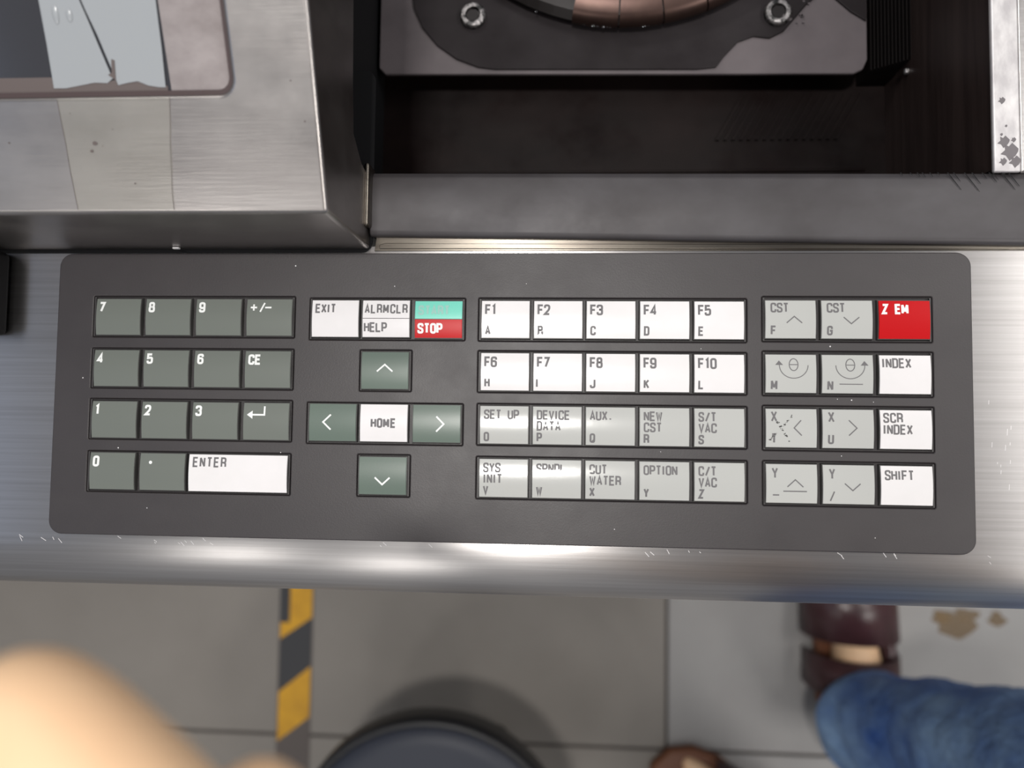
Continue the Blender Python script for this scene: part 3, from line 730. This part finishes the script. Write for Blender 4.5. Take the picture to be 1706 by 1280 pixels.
marks(o, [([(3.3, 2.8), (.9, .1), (3.5, -2.5)], False)], .4, M['ink'])
bm = bmesh.new()
for k in range(34):
    t = k / 33
    for (a, b) in (((-7.4, -4.4), (.3, 4.4)), ((-5, 2.4), (-.8, -4.4))):
        if random.random() < .62:
            x = a[0] + (b[0] - a[0]) * t + random.uniform(-.35, .35); y = a[1] + (b[1] - a[1]) * t + random.uniform(-.35, .35)
            s = random.uniform(.12, .34); an = random.random() * 3
            bm.faces.new([bm.verts.new((x + s * (1.6 if q % 2 else 1) * math.cos(an + q * 1.57), y + s * math.sin(an + q * 1.57), kz(y) + .05)) for q in range(4)])
placed('scratch_marks', bm, M['keybody'], o)['kind'] = 'stuff'
o = rkey(1, 2, 'grey', 'light grey key marked X with a right arrow and U', [('X', 1.9, .7, 3.8, 2.1, .46), ('U', 1.8, 8.5, 3.5, 2, .5)])
marks(o, [([(.2, 3.0), (2.9, .3), (.2, -2.3)], False)], .4, M['ink'])
rkey(2, 2, 'white', 'white key marked SCR INDEX', [('SCR', 1.0, .9, 3.5, 2.3, .46), ('INDEX', .8, 4.9, 3.5, 2.2, .46)])
o = rkey(0, 3, 'grey', 'light grey key marked Y with an underlined up arrow and minus', [('Y', 1.9, 1.1, 3.8, 2.1, .46), ('-', 2.0, 8.8, 3.6, 2, .34, 1.3)])
marks(o, [([(-1.5, -1.1), (1.2, 1.4), (3.9, -1.1)], False), ([(-2.9, -2.6), (5.1, -2.6)], False)], .4, M['ink'])
o = rkey(1, 3, 'grey', 'light grey key marked Y with a down arrow and slash', [('Y', 2.0, 1.1, 3.8, 2.1, .46), ('/', 2.1, 8.9, 3.6, 2, .36)])
marks(o, [([(-1.4, .4), (1.3, -2.0), (3.9, .4)], False)], .4, M['ink'])
rkey(2, 3, 'white', 'white key marked SHIFT', [('SHIFT', 1.25, 1.4, 3.5, 2.15, .46)])
# dust grains and a few marks on the panel
dg_ = bmesh.new()
for (x, y, r) in ((-161.8, -11.2, .28), (94.5, 28.0, .3), (101.6, 9.3, .25), (96.8, 9.6, .15), (109, 8.7, .15), (98, -10.1, .18), (-97, 56.5, .3), (-176.5, 14.5, .25), (-150, -33, .2), (20, -37, .2), (109, -38, .18), (-60, 49, .2), (-12, 50, .15), (50, 26.9, .15), (36, -9.6, .15), (-100.6, -12, .2)):
    bmesh.ops.create_icosphere(dg_, subdivisions=1, radius=r, matrix=Matrix.Translation((x, y, PT + r * .3)) @ Matrix.Scale(.4, 4, (0, 0, 1)))
obj('dust_grains', dg_, M['white'], kind='stuff', label='pale dust grains scattered over the charcoal keypad panel', cat='dust')
sc = bmesh.new()
for k in range(46):     # bright nicks along the deck edge
    x = random.choice((random.uniform(-206, -120), random.uniform(-80, 155))); y = random.uniform(-46, -43.7)
    if k > 34: x = random.uniform(147, 156); y = random.uniform(-20, 10)
    L = random.uniform(.6, 2.4); a = random.uniform(-1.1, -.5) if k <= 34 else 1.5; wd_ = .09
    dx, dy = L * math.cos(a) / 2, L * math.sin(a) / 2; nx, ny = -dy / L * wd_ * 2, dx / L * wd_ * 2
    sc.faces.new([sc.verts.new((x + s1 * dx + s2 * nx, y + s1 * dy + s2 * ny, .03)) for s1, s2 in ((-1, -1), (1, -1), (1, 1), (-1, 1))])
obj('scratches', sc, M['white'], deck, kind='stuff')

# ================================================================== STOOL
st_z = -560.0; sx, sy, Q = -139, -491, 1.13
stl = thing('round_stool', (sx, sy, FZ), 'low round navy vinyl stool with a black rim standing on the grey floor', 'stool')
obj('seat', lathe(bmesh.new(), [(130 * Q, st_z - 40), (137 * Q, st_z - 30), (138 * Q, st_z - 12), (133 * Q, st_z - 3), (118 * Q, st_z - .5), (60, st_z + 1), (.01, st_z + 1.5)], sx, sy, 64), M['stool'], stl, smooth=True)
obj('seat_rim', lathe(bmesh.new(), [(134 * Q, st_z - 44), (142 * Q, st_z - 42), (143 * Q, st_z - 8), (137.5 * Q, st_z - 1), (135 * Q, st_z - 6)], sx, sy, 64), M['stoolrim'], stl, smooth=True)
for k in range(4):
    a = PI / 4 + k * PI / 2
    obj('leg', tube(bmesh.new(), (sx + 84 * math.cos(a), sy + 84 * math.sin(a) - 12, st_z - 40), (sx + 84 * math.cos(a), sy + 84 * math.sin(a) - 12, FZ), 12), M['stoolrim'], stl, smooth=True)

# ================================================================== PERSON (leg and sandals in view, finger close to the lens)
pn = thing('person', (330, -420, FZ), 'person in blue jeans and dark leather sandals standing right of the stool', 'person')
def skin_mesh(joints, edges, root=0, sub=2):
    """joints: (x,y,z,radius) mm -> mesh grown around the skeleton (deck mm coordinates)"""
    me = bpy.data.meshes.new('sk'); me.from_pydata([(j[0] / 1000, j[1] / 1000, j[2] / 1000) for j in joints], edges, [])
    o = bpy.data.objects.new('sk', me); C.objects.link(o)
    sk = o.modifiers.new('skin', 'SKIN'); sk.use_smooth_shade = True; sk.branch_smoothing = .6
    lay = me.skin_vertices[0].data
    for i, j in enumerate(joints):
        r = j[3] if isinstance(j[3], tuple) else (j[3], j[3])
        lay[i].radius = (r[0] / 1000, r[1] / 1000); lay[i].use_root = (i == root)
    s = o.modifiers.new('sub', 'SUBSURF'); s.levels = sub; s.render_levels = sub
    dg = bpy.context.evaluated_depsgraph_get(); dg.update()
    bm = bmesh.new(); bm.from_mesh(o.evaluated_get(dg).to_mesh())
    for v in bm.verts: v.co *= 1000
    bpy.data.objects.remove(o); return bm
def merge(dst, src):
    me = bpy.data.meshes.new('t'); src.to_mesh(me); src.free(); dst.from_mesh(me); bpy.data.meshes.remove(me); return dst
Rf = dict(ankle=(398, -352, -728), heel=(398, -378, -782), ball=(402, -225, -788), toe=(398, -165, -790))
Lf = dict(ankle=(330, -580, -728), heel=(352, -588, -782), ball=(215, -515, -788), toe=(160, -486, -790))
body_j = [(322, -455, 110, 80), (300, -440, 260, 84), (300, -440, 410, (105, 84)), (300, -425, 520, 62), (285, -380, 600, 50),
          (250, -455, 0, 58), (260, -485, -330, 46), (330, -580, -728, 34), (Lf['ball'][0], Lf['ball'][1], -778, 27), (Lf['toe'][0], Lf['toe'][1], -786, 17),
          (398, -448, 0, 58), (415, -290, -330, 46), (398, -376, -738, 34), (402, -318, -772, (42, 36)), (402, -250, -785, 24), (398, -172, -786, 17),
          (172, -428, 470, 38), (150, -400, 225, 38), (40, -150, 186, 24), (12, -112, 184, (30, 14)), (-6, -88, 184, (32, 12)),
          (428, -420, 470, 38), (450, -380, 225, 38), (330, -200, 330, 24), (300, -170, 340, (30, 14))]
body_e = [(0, 1), (1, 2), (2, 3), (3, 4), (0, 5), (5, 6), (6, 7), (7, 8), (8, 9), (0, 10), (10, 11), (11, 12), (12, 13), (13, 14), (14, 15), (2, 16), (16, 17), (17, 18), (18, 19), (19, 20), (2, 21), (21, 22), (22, 23), (23, 24)]
body = skin_mesh(body_j, body_e, 0, 2)
# fingers of the near hand, rooted in its palm
FG = [[(0, -96, 186, 9), (-22, -76, 188, 9.2), (-40, -52, 187, 8.6), (-58, -38.5, 184, 8.0), (-67, -36.0, 182, 6.4)],
      [(8, -98, 182, 9), (-8, -80, 180, 9), (-25, -60, 178, 8.4), (-36, -51.2, 176, 7.6), (-40, -49, 174, 6)],
      [(16, -100, 180, 8.6), (6, -84, 174, 8.4), (-8, -72, 168, 8), (-18, -68, 164, 6.6)],
      [(24, -104, 178, 8), (20, -90, 170, 7.6), (12, -82, 162, 7), (6, -80, 156, 6)],
      [(10, -120, 190, 10), (-14, -112, 200, 9.6), (-30, -98, 206, 8.6), (-38, -88, 208, 7)]]
for f, dx, dy in ((FG[0], .2, 4.2), (FG[1], -1.6, 3.2)):
    for i_ in range(1, len(f)): f[i_] = (f[i_][0] + dx, f[i_][1] + dy, f[i_][2], f[i_][3] * 1.14)
for f in FG: merge(body, skin_mesh(f, [(i, i + 1) for i in range(len(f) - 1)], 0, 2))
for sx_, sy_ in ((330, -200),):
    for k in range(5):
        a = -.6 + .35 * k; p0 = (300, -170, 340)
        q = [(p0[0] + 5 * k - 10, p0[1], p0[2], 9), (p0[0] - 20 + 14 * k, p0[1] + 28, p0[2] + 2, 8.4), (p0[0] - 26 + 15 * k, p0[1] + 50, p0[2] - 6, 7.6), (p0[0] - 28 + 15 * k, p0[1] + 62, p0[2] - 16, 6)]
        merge(body, skin_mesh(q, [(0, 1), (1, 2), (2, 3)], 0, 2))
# toes
for F_, sgn in ((Rf, 1), (Lf, -1)):
    d = (Vector(F_['toe']) - Vector(F_['heel'])).normalized(); d.z = 0; d.normalize(); nrm = Vector((d.y, -d.x, 0))
    for k in range(5):
        off = (-32 + 16 * k) * sgn; L = [34, 30, 26, 20, 12][k] if sgn > 0 else [34, 30, 26, 20, 12][k]
        b0 = Vector(F_['ball']) + nrm * off * .9; r = 11.5 if k == 0 else 8.5
        q = [(b0.x, b0.y, -790, r), (b0.x + d.x * (L * .8 + 10), b0.y + d.y * (L * .8 + 10), -790, r), (b0.x + d.x * (L + 26), b0.y + d.y * (L + 26), -794, r * .75)]
        merge(body, skin_mesh(q, [(0, 1), (1, 2)], 0, 2))
# head: egg with jaw, nose, ears
hd = bmesh.new(); hc = Vector((275, -345, 680))
bmesh.ops.create_uvsphere(hd, u_segments=28, v_segments=20, radius=1)
tilt = Matrix.Rotation(math.radians(-38), 4, 'X')
for v in hd.verts:
    x, y, z = v.co
    jaw = 1 - .28 * max(0, -z) ** 1.2
    p = Vector((x * 76 * jaw, y * 94 * (1 - .12 * max(0, -z)) + (6 if z < -.3 and y > 0 else 0), z * 112))
    if y > .3: p.y -= 6 * math.exp(-((z - .12) / .16) ** 2)                                     # eye hollow
    p.y += 24 * math.exp(-(x / .16) ** 2 - ((z + .18) / .2) ** 2) * (1 if y > .5 else 0)        # nose
    v.co = hc + tilt @ p
merge(body, hd)
for s in (-1, 1):
    er = bmesh.new(); bmesh.ops.create_uvsphere(er, u_segments=12, v_segments=8, radius=1)
    for v in er.verts: v.co = hc + tilt @ Vector((s * 76 + v.co.x * 7, v.co.y * 17, v.co.z * 30))
    merge(body, er)
obj('body', body, M['skin'], pn, smooth=True)
hb = bmesh.new(); bmesh.ops.create_uvsphere(hb, u_segments=28, v_segments=18, radius=1)
dl = [v for v in hb.verts if v.co.z < -.35 or (v.co.y > .35 and v.co.z < .45)]
bmesh.ops.delete(hb, geom=dl, context='VERTS')
for v in hb.verts: v.co = hc + tilt @ Vector((v.co.x * 84, v.co.y * 101 - 3, v.co.z * 120))
obj('hair', hb, M['hair'], pn, smooth=True)
for s in (-1, 1):
    e = bmesh.new(); bmesh.ops.create_uvsphere(e, u_segments=14, v_segments=10, radius=11, matrix=Matrix.Translation(hc + tilt @ Vector((s * 30, 70, 12))))
    eo = obj('eye', e, M['eye'], pn, smooth=True)
    e = bmesh.new(); bmesh.ops.create_uvsphere(e, u_segments=10, v_segments=8, radius=6, matrix=Matrix.Translation(hc + tilt @ Vector((s * 30, 77, 9))))
    obj('iris', e, M['iris'], eo, smooth=True)
e = bmesh.new(); bmesh.ops.create_uvsphere(e, u_segments=14, v_segments=8, radius=1)
for v in e.verts: v.co = hc + tilt @ Vector((v.co.x * 25, 82 + v.co.y * 7, -48 + v.co.z * 6))
obj('mouth', e, M['lip'], pn, smooth=True)
# trousers and shirt
tr = skin_mesh([(322, -452, 215, (142, 112)), (323, -455, 110, (150, 118)), (324, -457, 40, (148, 112)),
                (245, -455, -70, 96), (262, -480, -330, 78), (330, -578, -660, 64), (332, -584, -716, 66),
                (412, -420, -70, 96), (438, -286, -335, 84), (415, -345, -600, 68), (392, -376, -705, 70), (390, -378, -736, 73)],
               [(0, 1), (1, 2), (2, 3), (3, 4), (4, 5), (5, 6), (2, 7), (7, 8), (8, 9), (9, 10), (10, 11)], 0, 3)
for v in tr.verts:      # cloth folds
    z = v.co.z
    k = 3.0 * math.sin(z * .05 + v.co.x * .03) + 2.2 * math.sin(z * .11 + v.co.y * .07) if z < 0 else 0
    v.co.x += k * .8; v.co.y += k * .6
obj('jeans', tr, M['jeans'], pn, smooth=True)
sh = skin_mesh([(323, -453, 120, (168, 134)), (312, -446, 260, (160, 130)), (300, -440, 400, (172, 126)), (300, -436, 470, (150, 92)), (300, -426, 515, 66),
                (168, -426, 478, 72), (150, -405, 330, 62), (432, -418, 478, 72), (450, -388, 330, 62)], [(0, 1), (1, 2), (2, 3), (3, 4), (3, 5), (5, 6), (3, 7), (7, 8)], 0, 2)
obj('shirt', sh, M['shirt'], pn, smooth=True)
# sandals
def sandal(F_, ln, wd):
    heel, toe = Vector(F_['heel']), Vector(F_['toe']); d = (toe - heel); d.z = 0; d.normalize(); nr = Vector((d.y, -d.x, 0))
    h0 = heel - d * 22
    def P(s, t, z): q = h0 + d * s * ln + nr * t * wd; return (q.x, q.y, z)
    out = [(0, 0), (.02, .22), (.1, .36), (.3, .36), (.5, .42), (.72, .52), (.86, .46), (.96, .28), (1, 0)]
    ring = out + [(s, -t * .94) for s, t in out[-2:0:-1]]
    bm = bmesh.new()
    lev = [[bm.verts.new(P(.5 + (s - .5) * k, t * k, z)) for s, t in ring] for z, k in ((FZ, .97), (FZ + 7, 1.02), (FZ + 16, 1.0), (FZ + 19, .95))]
    n = len(ring); bm.faces.new(lev[0][::-1]); bm.faces.new(lev[-1])
    for a, b in zip(lev, lev[1:]):
        for i in range(n): bm.faces.new((a[i], a[(i + 1) % n], b[(i + 1) % n], b[i]))
    so = obj('sandal', bm, M['sole'], pn, bevel=1, label=None)
    def strap(s0, s1, zt, wf, name, thick=4):
        b = bmesh.new(); m_ = 14; A = []
        for i in range(m_ + 1):
            a = PI * i / m_; row = []
            for s, q in ((s0, 1), (s0, 1 + thick / 60), (s1, 1 + thick / 60), (s1, 1)):
                zz = FZ + 14 + (zt[0] if s == s0 else zt[1]) * math.sin(a) ** .8 * q
                row.append(b.verts.new(P(s, -math.cos(a) * wf * q * .5, zz)))
            A.append(row)
        for i in range(m_):
            for j in range(4): b.faces.new((A[i][j], A[i][(j + 1) % 4], A[i + 1][(j + 1) % 4], A[i + 1][j]))
        b.faces.new(A[0]); b.faces.new(A[-1][::-1])
        return obj(name, b, M['leather'], so, smooth=True)
    return so, strap, P
so, strap, P = sandal(Rf, 268, 116)
strap(.44, .78, (66, 42), 1.02, 'vamp'); strap(.78, .985, (38, 18), .82, 'toe_cap')
strap(.19, .365, (80, 72), .98, 'instep_strap')
strap(.0, .10, (58, 64), .60, 'heel_counter')
sd = bmesh.new()   # closed outer side
for i in range(12):
    pass
q = [P(.08 + .48 * i / 10, .30 + .05 * math.sin(i * .3), FZ + 14) for i in range(11)]
qt = [P(.08 + .48 * i / 10, .22 + .04 * math.sin(i * .3), FZ + 62) for i in range(11)]
qo = [P(.08 + .48 * i / 10, .46 + .05 * math.sin(i * .3), FZ + 14) for i in range(11)]
qt2 = [P(.08 + .48 * i / 10, .36 + .04 * math.sin(i * .3), FZ + 63) for i in range(11)]
R4 = [[sd.verts.new(l[i]) for l in (q, qo, qt2, qt)] for i in range(11)]
for i in range(10):
    for j in range(4): sd.faces.new((R4[i][j], R4[i][(j + 1) % 4], R4[i + 1][(j + 1) % 4], R4[i + 1][j]))
sd.faces.new(R4[0]); sd.faces.new(R4[-1][::-1])
obj('side_quarter', sd, M['leather'], so, smooth=True)
so, strap, P = sandal(Lf, 268, 108)
strap(.50, .74, (56, 40), .96, 'instep_strap'); strap(.22, .32, (70, 66), .84, 'ankle_strap'); strap(.0, .10, (58, 64), .60, 'heel_counter')
